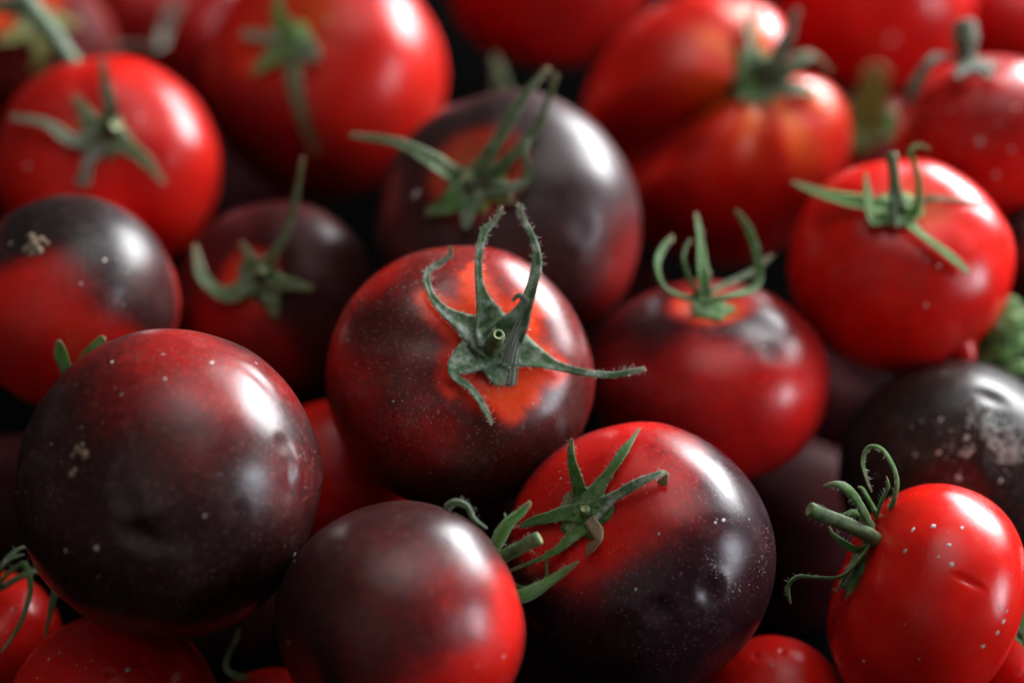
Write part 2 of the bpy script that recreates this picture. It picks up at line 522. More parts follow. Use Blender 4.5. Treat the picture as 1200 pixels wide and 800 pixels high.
def hub(T, rad_px, mat='green', lift=0.8, cx=None, cy=None):
    """the little disc that carries the sepals; it follows the skin"""
    T.hair = []
    nr, na = 7, 28
    cen = None
    if cx is not None:
        cen = surf(T, cx, cy)
    if cen is None: cen = T.top
    T.hubc = cen
    T.ref = (cen - CAM).dot(FWD)
    z = T.pole; x = RIGHT - z * RIGHT.dot(z); x.normalize(); y = z.cross(x)
    R = rad_px * T.depth / FPX
    V, al, ac, F = [], [], [], []
    for i in range(nr):
        rr = R * i / (nr - 1)
        for k in range(na):
            a = 2 * math.pi * k / na
            rad = rr * (1 + 0.16 * math.cos(5 * a + T.phase) + 0.05 * math.sin(9 * a))
            q = cen + (x * math.cos(a) + y * math.sin(a)) * rad
            h, nn, idx, dist = T.bvh.ray_cast(q + z * 0.02, -z)
            b = h if h is not None else q
            top = 0.001 * lift * (1.2 - 0.9 * (i / (nr - 1)) ** 2) + 0.0003 * math.sin(3 * a + i)
            V.append(b + z * top); al.append(0.1); ac.append(0.3 * math.sin(6 * a))
    for i in range(nr - 1):
        for k in range(na):
            a = i * na + k; b = i * na + (k + 1) % na
            F.append((a, a + na, b + na, b))
    # skirt closes the disc down to the skin
    n0 = len(V)
    for k in range(na):
        V.append(Vector(V[(nr - 1) * na + k]) - z * 0.0012); al.append(0.1); ac.append(0.5)
    for k in range(na):
        a = (nr - 1) * na + k; b = (nr - 1) * na + (k + 1) % na
        F.append((a, n0 + k, n0 + (k + 1) % na, b))
    V = np.array([tuple(v) for v in V])
    T.calyx = mesh_object('calyx', V - np.array(T.base), F, M[mat], T.root,
                          {'along': al, 'across': ac, 'piece': [len(TOMS) * 3.3] * len(V)})
    return T.calyx

def stem(T, pts, mat='stem', cut=True, hollow=False, n=18, hairs=0, parent=None, name='stem', knob=0.0):
    ctr, w = resolve(T, pts, T.ref)
    return tube(T.base, ctr, w, T.pole, parent or T.root, mat, cut, hollow, n, name, T if hairs else None, hairs, knob)

def tube(base, ctr, w, n0, parent, mat, cut=True, hollow=False, n=18, name='stem', T=None, hairs=0, knob=0.0):
    C = catmull(ctr, n)
    W = np.maximum(catmull([(x, 0, 0) for x in w], n)[:, 0], 0.0002) * 0.5
    Tn, Nn, Sd = frames(C, n0)
    m = 16; V, al, ac, F = [], [], [], []
    PIECE[0] += 1
    for i in range(n):
        t = i / (n - 1)
        for k in range(m):
            a = 2 * math.pi * k / m
            r = W[i] * (1 + 0.03 * math.sin(5 * a + 2 * t) + 0.04 * math.sin(17 * t + a) + knob * math.sin(22 * t + 0.6 * math.sin(a)))
            V.append(C[i] + (Sd[i] * math.cos(a) + Nn[i] * math.sin(a)) * r); al.append(t * 0.6); ac.append(math.sin(2 * a))
    for i in range(n - 1):
        for k in range(m):
            a = i * m + k; b = i * m + (k + 1) % m
            F.append((a, b, b + m, a + m))
    # rim folds in at the cut
    b0 = (n - 1) * m
    for k in range(m):
        p = np.array(V[b0 + k]); V.append(C[-1] + (p - C[-1]) * 0.80 + Tn[-1] * W[-1] * 0.14); al.append(0.6); ac.append(0)
    r0 = len(V) - m
    for k in range(m):
        F.append((b0 + k, b0 + (k + 1) % m, r0 + (k + 1) % m, r0 + k))
    V.append(C[0] - Tn[0] * W[0] * 0.3); al.append(0); ac.append(0)
    for k in range(m): F.append((len(V) - 1, (k + 1) % m, k))
    o = mesh_object(name, np.array(V) - np.array(base), F, M[mat], parent,
                    {'along': al, 'across': ac, 'piece': [PIECE[0] * 1.3] * len(V)})
    E = []
    dep = -0.5 if hollow else 0.02
    FE = []
    for s, (q, h) in enumerate(((0.81, 0.14), (0.52, 0.16 if hollow else 0.10), (0.34, dep), (0.0, dep * 1.3))):
        for k in range(m):
            p = np.array(V[b0 + k]); E.append(C[-1] + (p - C[-1]) * q + Tn[-1] * W[-1] * h)
    for s in range(3):
        for k in range(m):
            a = s * m + k; b = s * m + (k + 1) % m
            FE.append((a, b, b + m, a + m))
    ce = mesh_object('cut_end', np.array(E) - np.array(base), FE, M['cut'], o)
    if hollow:
        ce.data.materials.append(M['pith'])
        for i_, p in enumerate(ce.data.polygons):
            if i_ >= m: p.material_index = 1
    if hairs: T.hair += hair_mesh(C, W, Nn, Sd, Tn, hairs)
    return o

# ------------------------------------------------------------------ specks of dust and grit, a few standing in for glints (real little flakes on the skin)
def specks(T, places=(), count=0, smin=0.00008, smax=0.00028, mat='dust', name='dust_glint_specks', seed=0, only=None):
    r = random.Random(seed * 31 + len(TOMS))
    V, F = [], []
    dens = Noise(seed * 7 + 3, 60.0)
    def flake(p, nrm, s, flat=0.35):
        a = nrm.orthogonal().normalized(); b = nrm.cross(a)
        k = 7; q = len(V)
        ph = r.uniform(0, 6); el = r.uniform(0.45, 1.0)
        for ring, (f, h) in enumerate(((1.0, -0.10), (0.62, flat))):
            for j in range(k):
                t = 2 * math.pi * j / k + ph
                s2 = s * f * r.uniform(0.65, 1.2)
                V.append(p + a * math.cos(t) * s2 + b * math.sin(t) * s2 * el + nrm * s * h)
        V.append(p + nrm * s * flat * 1.1)
        for j in range(k):
            j2 = (j + 1) % k
            F.append((q + j, q + j2, q + k + j2, q + k + j)); F.append((q + k + j, q + k + j2, q + 2 * k))
    for (x, y, s) in places:
        h, n, idx, d = T.bvh.ray_cast(CAM, ray(x, y).normalized())
        if h is not None: flake(h, n, s * r.uniform(0.32, 0.46) * T.depth / FPX, 0.10)
    tries = 0
    done = 0
    while done < count and tries < count * 8:
        tries += 1
        if only:
            ox, oy, orad = only
            a = r.uniform(0, 6.283); q = orad * math.sqrt(r.random())
            x, y = ox + q * math.cos(a), oy + q * math.sin(a)
            h, n, idx, d = T.bvh.ray_cast(CAM, ray(x, y).normalized())
        else:
            v = Vector((r.gauss(0, 1), r.gauss(0, 1), r.gauss(0, 1))).normalized()
            h, n, idx, d = T.bvh.ray_cast(T.c + v * T.R * 2.5, -v)
        if h is None: continue
        if dens(np.array([tuple(h)]))[0] < r.uniform(-0.35, 0.5): continue
        s = smin + (smax - smin) * r.random() ** 2.5
        flake(h, n, s); done += 1
    if V:
        o = mesh_object(name, np.array([tuple(v) for v in V]) - np.array(T.base), F, M[mat], T.root)
        o['kind'] = 'stuff'

def lumps(T, places, mat, name):
    """small crumpled knobs: a dried blossom scar"""
    V, F = [], []
    r = random.Random(len(TOMS))
    for (x, y, s) in places:
        h, n, idx, d = T.bvh.ray_cast(CAM, ray(x, y).normalized())
        if h is None: continue
        a = n.orthogonal().normalized(); b = n.cross(a); q = len(V)
        S = s * 0.5 * T.depth / FPX
        m, k = 5, 10
        for i in range(m):
            t = math.pi * 0.5 * i / (m - 1)
            for j in range(k):
                f = 2 * math.pi * j / k
                S2 = S * r.uniform(0.72, 1.25)
                V.append(h - n * S * 0.2 + (a * math.cos(f) + b * math.sin(f)) * S2 * math.cos(t) + n * S2 * 0.75 * math.sin(t))
        for i in range(m - 1):
            for j in range(k):
                F.append((q + i * k + j, q + i * k + (j + 1) % k, q + (i + 1) * k + (j + 1) % k, q + (i + 1) * k + j))
    if V:
        return mesh_object(name, np.array([tuple(v) for v in V]) - np.array(T.base), F, M[mat], T.root)

A = lambda mm: ('a', mm)
#TOMATOES
# ------------------------------------------------------------------ the middle tomato
SA = [(577, 402, 48, 1.0), (556, 389, 40, 1.0), (537, 377, 23, A(-2.5)), (519, 364, 14, A(-3)), (505, 345, 9.5, A(-3)), (500, 321, 8, A(-1)), (514, 309, 7, A(1)), (527, 300, 5, A(2)), (529, 289, 4, A(2))]
SB = [(580, 402, 50, 1.0), (573, 378, 42, 1.0), (567, 357, 23, A(-2.5)), (562, 338, 13, A(-3)), (560, 314, 10, A(-2.5)), (562, 291, 9, A(-1.5)), (567, 271, 9, A(0)), (579, 259, 7, A(1)), (589, 242, 3.5, A(2))]
SC = [(585, 404, 46, 1.0), (604, 380, 34, A(-3)), (616, 357, 18, A(-4)), (624, 333, 13, A(-4)), (629, 310, 12, A(-3)), (628, 292, 10, A(-2)), (622, 274, 8, A(-1)), (613, 256, 6, A(1)), (606.5, 237, 2.5, A(2))]
SD = [(582, 406, 48, 1.0), (602, 409, 48, 1.2), (628, 419, 28, 1.5), (652, 429, 13, 2.5), (685, 437, 9, A(-1)), (717, 439, 8.5, A(-1.5)), (738, 436, 8, A(-1.5)), (756, 433, 7, A(-1))]
SE = [(577, 405, 48, 1.0), (557, 415, 46, 1.0), (540, 426, 31, 1.5), (531, 435, 17, 2.4), (536, 444, 12, 2.2), (549, 453, 11, 1.4), (562, 470, 9.5, 1.0), (571, 486, 7.5, 1.2), (575.5, 498, 4, 2.0)]
SF = [(580, 408, 46, 1.0), (580, 428, 44, 1.0), (583, 441, 28, 1.0), (588, 451, 10, 1.0)]
T1 = tomato('round dusky red tomato in sharp focus with a star-shaped green calyx at its centre', 540, 443, 155, 0.409, (0.27, 0.30, 0.91),
    squash=0.80, lobe=0.014, phase=0.3, dimple=0.10, dark=0.68, ior=1.36, power=2.45, res=(200, 150), orange_r=0.24, dust=0.8, patch=0.20,
    blobs=[(395, 420, 70, 0.10, 0.6), (420, 500, 75, 0.46, 0.6), (460, 370, 62, 0.82, 0.6), (520, 320, 55, 0.66, 0.6), (440, 330, 40, 0.25, 0.6),
           (640, 470, 60, 0.84, 0.6), (560, 555, 85, 0.84, 0.6), (650, 380, 55, 0.66, 0.6), (480, 460, 40, 0.7, 0.6), (490, 515, 38, 0.5, 0.6), (600, 310, 40, 0.42, 0.6)],
    paths_light=[[(555, 390, 40), (537, 377, 29), (522, 366, 24), (510, 352, 17)], [(572, 372, 36), (565, 348, 26), (560, 325, 19), (559, 310, 12)],
                 [(605, 378, 32), (618, 355, 25), (626, 335, 18)], [(602, 410, 38), (625, 420, 29), (645, 428, 20)],
                 [(556, 418, 38), (540, 430, 29), (530, 446, 22), (528, 458, 14)], [(583, 438, 38), (588, 456, 31), (594, 472, 21), (560, 455, 27), (612, 450, 23)]],
    darkcol=(0.040, 0.012, 0.011, 1))
hub(T1, 34, 'grey_green', 1.4, 579, 405)
for s, hr, kl in ((SA, 120, .25), (SB, 140, .3), (SC, 140, .3), (SD, 120, .2), (SE, 80, .2), (SF, 40, .15)):
    sepal(T1, T1.calyx, s, 'grey_green', T1.ref, hairs=hr, keel=kl, n=44)
sepal(T1, T1.calyx, [(601, 352, 4, A(-3.6)), (608, 346, 7, A(-4.4)), (615, 353, 11, A(-4.2)), (611, 372, 20, A(-3.4)), (604, 394, 23, A(-2.8)), (597, 420, 22, A(-2.4)), (593, 449, 23, A(-2.4))],
      'grey_fibre', T1.ref, keel=-0.10, thick=0.0007, ridges=0.10, n=44, hairs=20, normal=-FWD)
stem(T1, [(576, 408, 25, A(-1)), (577, 406, 22, A(-3)), (581, 398, 18, A(-7)), (584, 392, 15.5, A(-9.5))], hollow=True, hairs=40)
hair_object(T1)
specks(T1, [(475, 310, 5), (488, 330, 4), (624, 473, 5), (637, 481, 4.5), (505, 495, 3), (461, 470, 5), (408, 398, 5), (504, 554, 4), (468, 505, 3)], 900, 0.00005, 0.00021, seed=1)
specks(T1, [], 420, 0.00005, 0.00020, seed=2, only=(470, 420, 110), name='dust_glint_specks')

# ------------------------------------------------------------------ the big dark one on its lower left
T2 = tomato('large dark purple tomato, blossom scar facing out, dented skin with white bloom', 198, 565, 180, 0.374, (0.55, -0.24, -0.80),
    squash=0.90, lobe=0.010, dimple=0.05, dark=0.95, ior=1.42, power=2.15, res=(200, 150), orange_r=0, dust=0.8, wob=0.010, patch=0.20,
    blobs=[(205, 415, 85, 0.30, 0.8), (235, 455, 75, 0.48, 0.8), (330, 440, 45, 0.5, 0.8), (225, 560, 50, 0.75, 0.8), (350, 560, 40, 0.72, 0.6), (100, 420, 30, 0.6, 0.7)],
    dents=[(165, 628, 14, 0.9, -0.5, 1.8), (150, 588, 14, 0.5), (347, 548, 10, -1.0, 1.45, 2.6), (330, 520, 10, 0.3), (278, 602, 13, 0.2), (122, 565, 9, -0.35, 1.2, 3.0), (250, 640, 30, 0.4), (300, 440, 9, 0.25, -0.7, 3), (185, 598, 9, -0.5, 0.4, 2)], ripple=0.006,
    darkcol=(0.028, 0.010, 0.011, 1), rough=0.27)
lumps(T2, [(92, 527, 14), (99, 533, 13), (86, 534, 10), (96, 522, 9), (84, 556, 10), (88, 551, 7)], 'scar', 'blossom_scar')
specks(T2, [(131, 424, 8), (142, 462, 9), (193, 444, 9), (248, 425, 9), (249, 424, 6), (191, 415, 5), (240, 604, 8), (113, 642, 12), (115, 675, 8), (77, 645, 10), (300, 425, 5), (96, 500, 5), (60, 520, 5), (345, 650, 13), (120, 495, 4), (352, 534, 6)], 260, 0.00006, 0.00025, seed=3)

# ------------------------------------------------------------------ bottom middle
T3 = tomato('purple and red tomato at the bottom edge, its cut stem pointing away to the right', 470, 733, 146, 0.362, (0.80, 0.34, -0.50),
    squash=0.95, lobe=0.008, dimple=0.08, dark=0.90, ior=1.36, res=(160, 120), orange_r=0.25, dust=0.5, patch=0.20,
    blobs=[(600, 720, 62, 0.05, 0.6), (560, 800, 70, 0.04, 0.5), (480, 815, 60, 0.30, 0.6), (470, 690, 60, 0.74, 0.8), (540, 690, 40, 0.55, 0.8), (440, 760, 40, 0.75, 0.8)],
    darkcol=(0.030, 0.009, 0.010, 1), rough=0.29)
hub(T3, 24, 'green', 0.8)
T3.ref = T3.depth - 0.002
B3 = [(575, 652, 20, A(6))]
sepal(T3, T3.calyx, [(566, 650, 14, A(6)), (545, 625, 9, A(7)), (526, 607, 7, A(5)), (524, 595, 9, A(2)), (535, 589.5, 11, A(0)), (547, 594, 11, A(-1)), (555, 608, 8, A(-1)), (570, 619, 4, A(0))], 'pale_green', T3.ref, n=40, hairs=20)
sepal(T3, T3.calyx, [(570, 660, 16, A(6)), (577, 638, 20, A(4)), (592, 614, 18, A(3)), (607, 600, 14, A(3)), (621, 588, 6, A(3))], 'bright_green', T3.ref, keel=0.5, hairs=20)
sepal(T3, T3.calyx, [(585, 690, 20, A(6)), (606, 703, 25, A(5)), (630, 694, 24, A(5)), (655, 676, 15, A(5)), (678, 658, 4, A(4))], 'bright_green', T3.ref, keel=0.45, hairs=20)
sepal(T3, T3.calyx, [(590, 680, 12, A(6)), (620, 690, 10, A(9)), (639, 678, 8, A(9)), (641, 660, 7, A(9)), (640, 645, 5, A(9))], 'bright_green', T3.ref)
stem(T3, [(566, 668, 19, A(8)), (585, 655, 16, A(6)), (610, 641, 15.5, A(4)), (632, 630, 17, A(3))], hairs=30)
hair_object(T3)
specks(T3, [(338, 752, 11), (590, 769, 9), (345, 657, 7), (560, 780, 5)], 120, 0.00006, 0.00022, seed=4)

# ------------------------------------------------------------------ dark one lower right of the middle
T4 = tomato('dark tomato with red top and flat green calyx, just below and beside the central one', 748, 652, 157, 0.389, (-0.40, 0.40, 0.82),
    squash=0.88, lobe=0.010, dimple=0.08, dark=0.95, ior=1.35, res=(200, 150), orange_r=0.0, dust=0.55, wob=0.012, patch=0.20,
    blobs=[(700, 580, 98, 0.62, 0.6), (690, 560, 92, 0.02, 0.6), (750, 508, 66, 0.02, 0.6), (650, 610, 66, 0.04, 0.6), (715, 605, 45, 0.12, 0.8), (800, 520, 40, 0.4, 0.8)], ripple=0.003,
    dents=[(772, 715, 13, 0.9), (832, 692, 14, 0.8), (800, 676, 12, 0.3), (838, 612, 8, 0.25, 0.35, 5.0), (735, 740, 20, 0.5)],
    darkcol=(0.022, 0.007, 0.011, 1), red=(0.780, 0.0095, 0.0059, 1), rough=0.27)
hub(T4, 30, 'green', 1.2, 687, 600)
for s, m_, hr in (([(686, 600, 30, 1.0), (680, 576, 19, 1.2), (674, 552, 14, A(-2)), (669, 530, 10, A(-3)), (670, 514, 4, A(-3))], 'green', 30),
                  ([(692, 590, 30, 1.0), (704, 568, 18, 1.2), (718, 549, 13, 2.0), (733, 526, 11, A(2)), (750, 502, 3, A(6))], 'green', 30),
                  ([(695, 600, 30, 1.0), (720, 583, 15, 1.4), (738, 572, 13, 2.6), (756, 562, 11, 3.5), (772, 556, 9, 3.6), (780, 553, 6, 2.5)], 'grey_green', 25),
                  ([(684, 602, 30, 1.0), (662, 602, 19, 1.0), (645, 606, 16, 1.4), (626, 611, 12, 1.8), (608, 616, 4, 2.0)], 'green', 25),
                  ([(690, 606, 34, 1.0), (676, 624, 20, 1.0), (655, 643, 11, 1.8), (626, 658, 6, A(-2)), (597, 669, 4, A(0))], 'green', 25)):
    sepal(T4, T4.calyx, s, m_, T4.ref, hairs=hr, n=40)
sepal(T4, T4.calyx, [(692, 610, 18, 1.5), (700, 622, 14, 3), (702, 633, 11, 3.5), (694, 640, 11, 2.5), (688, 651, 6, 1.5)], 'dry', T4.ref, wob=0.35, thick=0.001)
sepal(T4, T4.calyx, [(672, 556, 5, 0.6), (674, 572, 7, 0.6), (664, 588, 6, 0.6), (648, 600, 6, 0.6), (630, 608, 7, 0.8)], 'dry', T4.ref, wob=0.3)
sepal(T4, T4.calyx, [(780, 553, 5, 2.6), (781, 560, 8, 2.2), (776, 566, 8, 1.4), (772, 562, 5, 1.0)], 'dry', T4.ref, wob=0.35, thick=0.0012)
stem(T4, [(688, 602, 15, 0), (686, 599, 13, 2.2), (685, 596, 11, 3.2)], mat='stem')
lumps(T4, [(676, 598, 8), (679, 604, 7), (675, 606, 6)], 'scar', 'dry_crumbs')
hair_object(T4)
specks(T4, [(772, 625, 8), (745, 690, 7), (758, 577, 5), (838, 612, 6), (848, 609, 8), (656, 552, 4), (657, 560, 4), (840, 608, 4), (878, 608, 5), (838, 580, 4)], 420, 0.00005, 0.00018, seed=5)
specks(T4, [], 260, 0.00005, 0.00020, seed=6, only=(885, 640, 60), name='dust_glint_specks')

# ------------------------------------------------------------------ the red one lying on its side
T5 = tomato('bright red tomato lying on its side at the lower right, curly calyx and cut stem', 1084, 702, 138, 0.386, (-0.92, 0.38, 0.06),
    squash=0.72, lobe=0.014, dimple=0.14, dark=0.0, res=(340, 250), orange_r=0.2, dust=0.25, power=2.35, wob=0.012, patch=0.10,
    dents=[(1136, 681, 4.0, 0.75, -0.45, 4.0)], red=(0.780, 0.0105, 0.0066, 1), rough=0.20)
hub(T5, 30, 'green', 0.8)
T5.ref = T5.depth - 0.008
for s, m_, hr, kl in (([(1026, 632, 18, A(2)), (1021, 612, 16, A(-2)), (1011, 592, 18, A(-6)), (998, 574, 18, A(-7)), (982, 565, 14, A(-6)), (965, 569, 6, A(-5))], 'green', 50, .45),
                  ([(1040, 606, 14, A(6)), (1049, 586, 13, A(2)), (1052, 562, 12, A(-2)), (1045, 541, 11, A(-3)), (1033, 525, 10, A(-2)), (1018, 523, 8, A(0)), (1010, 537, 6, A(1)), (1013, 556, 5, A(1)), (1021, 576, 4, A(1))], 'green', 60, .5),
                  ([(1028, 604, 10, A(6)), (1034, 586, 9, A(3)), (1041, 570, 7, A(2)), (1039, 558, 3, A(2))], 'green', 15, .3),
                  ([(1030, 606, 12, A(8)), (1020, 588, 10, A(5)), (1012, 574, 9, A(5)), (1006, 570, 4, A(5))], 'green', 15, .3),
                  ([(1022, 636, 22, A(0)), (1003, 660, 14, A(-3)), (984, 676, 10, A(-4)), (955, 676, 8, A(-3)), (935, 676, 9, A(-2)), (924, 688, 8, A(-1)), (927, 707, 3.5, A(-1))], 'green', 50, .35),
                  ([(1018, 640, 30, A(1)), (1003, 646, 24, A(0)), (988, 638, 17, A(0)), (977, 628, 11, A(1)), (971, 617, 4, A(2))], 'green', 30, .3),
                  ([(1024, 614, 16, A(4)), (1004, 600, 12, A(3)), (988, 604, 8, A(3)), (975, 612, 4, A(4))], 'green', 15, .3),
                  ([(1015, 650, 18, A(5)), (998, 664, 14, A(6)), (988, 680, 8, A(7)), (980, 694, 3, A(7))], 'green', 15, .3)):
    sepal(T5, T5.calyx, s, m_, T5.ref, hairs=hr, keel=kl, n=44)
stem(T5, [(1024, 632, 22, A(0)), (1010, 622, 18, A(-3)), (980, 609, 17, A(-6)), (949, 597, 18, A(-8))], hairs=60)
hair_object(T5)
specks(T5, [(1070, 620, 12), (1094, 616, 12), (1112, 638, 8), (1061, 645, 11), (1100, 652, 8), (1115, 661, 11), (1060, 731, 6), (1077, 772, 5), (1012, 774, 7), (1152, 757, 10), (1127, 618, 7), (1169, 741, 9), (1176, 728, 8), (1180, 716, 7), (1172, 712, 6)], 110, 0.00005, 0.00018, seed=7)

# ------------------------------------------------------------------ behind, right of the middle
T6 = tomato('squat red-brown tomato behind and right of the central one, ring scar, upright calyx', 832, 446, 139, 0.437, (-0.04, 0.86, 0.50),
    wscale=1.12, squash=0.74, lobe=0.012, lobes=4, dimple=0.10, dark=0.50, orange_r=0.42, dust=0.3, power=2.3,
    blobs=[(760, 370, 60, 0.88, 0.7), (870, 375, 50, 0.85, 0.6), (720, 440, 40, 0.55, 0.7), (835, 420, 45, 0.20, 0.7), (820, 500, 80, 0.20, 0.7), (940, 470, 50, 0.15, 0.6), (720, 500, 60, 0.5, 0.7)],
    dents=[(904, 415, 14, 0.28), (885, 385, 20, 0.15)], red=(0.726, 0.0085, 0.0073, 1), rough=0.27)
hub(T6, 24, 'green', 0.9)
for s, m_, kl in (([(822, 352, 18, A(-6)), (800, 350, 15, A(-8)), (777, 338, 14, A(-10)), (768, 312, 13, A(-8)), (776, 290, 11, A(-4)), (788, 278, 6, A(0))], 'green', .4),
                  ([(824, 350, 18, A(-4)), (822, 325, 15, A(-6)), (820, 295, 12, A(-5)), (818, 270, 8, A(-3)), (815, 250, 4, A(-1))], 'green', .5),
                  ([(818, 350, 16, A(-5)), (806, 325, 14, A(-8)), (800, 300, 9, A(-6)), (808, 280, 5, A(-3))], 'green', .4),
                  ([(824, 356, 14, A(-9)), (850, 350, 14, A(-12)), (876, 344, 14, A(-9)), (890, 330, 12, A(-6)), (888, 300, 10, A(-2)), (878, 270, 8, A(2)), (862, 246, 4, A(4))], 'green', .4),
                  ([(826, 346, 14, A(2)), (850, 335, 10, A(5)), (880, 320, 9, A(9)), (905, 300, 5, A(13))], 'dull_green', .3)):
    sepal(T6, T6.calyx, s, m_, T6.ref, keel=kl, hairs=10)
stem(T6, [(826, 348, 15, A(-1)), (826, 335, 12, A(-4)), (828, 318, 12, A(-5))])
hair_object(T6)
specks(T6, [(895, 405, 7), (760, 460, 4)], 80, 0.00006, 0.0002, seed=8)

# ------------------------------------------------------------------ red one, upper right
T7 = tomato('bright red tomato at the right with pointed lower tip and thin stem standing up', 1053, 312, 128, 0.452, (0.04, 0.60, 0.80),
    wscale=1.3, squash=0.90, lobe=0.014, dimple=0.10, dark=0.0, orange_r=0.42, dust=0.3, patch=0.10,
    dents=[(1129, 412, 13, -4.2), (1060, 350, 22, 0.25)], red=(0.780, 0.0105, 0.0066, 1), rough=0.23, res=(160, 120))
hub(T7, 24, 'bright_green', 1.0, 1055, 246)
for s, m_, kl in (([(1060, 252, 20, 1), (1074, 250, 13, 3), (1079, 222, 10, A(-6)), (1074, 195, 9, A(-5)), (1068, 178, 9, A(-4)), (1078, 172, 8, A(-4)), (1089, 176, 4, A(-4))], 'bright_green', .4),
                  ([(1048, 248, 22, 1), (1025, 243, 18, 1.5), (1000, 238, 16, 2.5), (965, 229, 13, A(4)), (928, 214, 4, A(8))], 'bright_green', .4),
                  ([(1045, 255, 18, 1), (1022, 260, 13, 2), (1015, 236, 12, A(-4)), (1014, 202, 3, A(-2))], 'bright_green', .4),
                  ([(1062, 244, 16, 1), (1080, 237, 8, 1), (1104, 233, 6, 1.5), (1154, 240, 3, 2.0)], 'dull_green', .3),
                  ([(1058, 256, 20, 1), (1072, 270, 9, 2.5), (1103, 293, 9, 3.0), (1134, 320, 9, 2.5)], 'bright_green', .3),
                  ([(1050, 255, 18, 1), (1045, 264, 10, 3), (1046, 240, 7, A(-7)), (1042, 222, 4, A(-7))], 'pale_green', .3)):
    sepal(T7, T7.calyx, s, m_, T7.ref, keel=kl, hairs=12)
stem(T7, [(1054, 246, 20, 0), (1051, 232, 15, A(-4)), (1048, 208, 13, A(-4)), (1045, 181, 14, A(-3))])
hair_object(T7)
specks(T7, [(1087, 305, 8), (1085, 358, 10), (1100, 312, 7), (1056, 400, 5), (1103, 408, 5), (1118, 330, 5)], 90, 0.00006, 0.00022, seed=9)

# ------------------------------------------------------------------ dark one behind the middle
T8 = tomato('dark grey-purple tomato behind the central one, long sepals and yellow-green calyx', 596, 267, 156, 0.463, (-0.30, 0.42, 0.86),
    wscale=1.12, squash=0.88, lobe=0.012, dimple=0.10, dark=0.93, ior=1.33, orange_r=0.46, dust=0.5, orange=(0.55, 0.22, 0.012, 1),
    blobs=[(735, 310, 60, 0.50, 0.95), (725, 335, 40, 0.40, 0.95), (480, 260, 60, 0.85, 0.7)],
    dents=[(650, 300, 18, 0.4), (620, 330, 14, 0.35), (680, 270, 14, 0.3)], darkcol=(0.028, 0.013, 0.014, 1), rough=0.36)
hub(T8, 34, 'yellow_green', 1.2, 556, 218)
for s, m_, kl in (([(556, 218, 30, 1), (530, 206, 22, 2), (505, 188, 18, A(-6)), (465, 168, 13, A(-4)), (410, 159, 6, A(0))], 'dull_green', .3),
                  ([(562, 214, 26, 1), (575, 185, 22, A(-6)), (592, 155, 19, A(-6)), (616, 115, 14, A(-4)), (643, 81, 10, A(-1))], 'dull_green', .4),
                  ([(572, 214, 24, 1), (602, 184, 14, A(-2)), (629, 152, 10, A(0)), (643, 118, 8, A(2)), (652, 88, 7, A(4))], 'dull_green', .4),
                  ([(572, 222, 22, 1), (600, 222, 13, 3), (619, 209, 11, A(-8)), (616, 182, 8, A(-8)), (620, 164, 5, A(-7))], 'pale_green', .3),
                  ([(552, 224, 36, 1), (530, 238, 30, 1.5), (500, 251, 10, 1.5)], 'green', .2),
                  ([(556, 226, 30, 1), (550, 246, 20, 1.5), (545, 268, 8, 2)], 'pale_green', .2),
                  ([(575, 222, 26, 1), (590, 232, 18, 1.5), (600, 236, 8, 2)], 'yellow_green', .2)):
    sepal(T8, T8.calyx, s, m_, T8.ref, keel=kl)
stem(T8, [(556, 218, 24, 0), (552, 212, 18, 3.5), (548, 206, 17, 6)], mat='pale_green')
specks(T8, [(488, 227, 18), (484, 231, 12)], 60, 0.00006, 0.00025, seed=10)

# ------------------------------------------------------------------ one at the left, its shade put into the skin colour
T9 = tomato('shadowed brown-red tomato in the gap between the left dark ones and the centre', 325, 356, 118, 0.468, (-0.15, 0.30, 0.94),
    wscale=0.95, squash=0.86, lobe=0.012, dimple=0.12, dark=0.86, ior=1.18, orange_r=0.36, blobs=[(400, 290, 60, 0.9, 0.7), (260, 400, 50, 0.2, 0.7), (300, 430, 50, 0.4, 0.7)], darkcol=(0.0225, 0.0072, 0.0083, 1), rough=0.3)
hub(T9, 26, 'dull_green', 1.0, 304, 328)
for s in ([(304, 328, 30, 1), (268, 346, 22, 2.0), (238, 328, 18, A(-4)), (228, 288, 8, A(-3))], [(306, 324, 26, 1), (322, 298, 15, A(-4)), (342, 255, 10, A(-5)), (355, 185, 7, A(-6))],
          [(306, 330, 28, 1), (318, 350, 20, 1), (322, 372, 8, 1)], [(310, 328, 24, 1), (338, 334, 17, 2.5), (366, 337, 8, 3)], [(300, 322, 24, 1), (292, 300, 14, 2), (282, 285, 6, 3)]):
    sepal(T9, T9.calyx, s, 'dull_green', T9.ref)
stem(T9, [(305, 328, 16, 0), (306, 322, 13, 3), (308, 316, 12, 6)])

# ------------------------------------------------------------------ left side
T10 = tomato('half black half red tomato at the left edge with pale blossom scar', 84, 352, 124, 0.432, (0.30, -0.60, -0.74),
    squash=0.93, lobe=0.008, dimple=0.05, dark=0.05, ior=1.40, orange_r=0, dust=0.6, res=(144, 108),
    blobs=[(70, 255, 100, 0.97, 0.35), (170, 300, 70, 0.95, 0.4), (190, 350, 45, 0.8, 0.5), (30, 380, 70, 0.02, 0.4), (10, 430, 80, 0.02, 0.5)], darkcol=(0.0135, 0.0078, 0.0083, 1), rough=0.36)
lumps(T10, [(40, 287, 16), (36, 278, 12), (47, 281, 11), (30, 292, 11), (46, 294, 12), (38, 297, 10), (54, 285, 8)], 'scar', 'blossom_scar')
specks(T10, [(122, 305, 9), (12, 285, 7), (95, 332, 6), (145, 357, 5), (135, 402, 4), (150, 320, 6)], 140, 0.00006, 0.0003, seed=11)

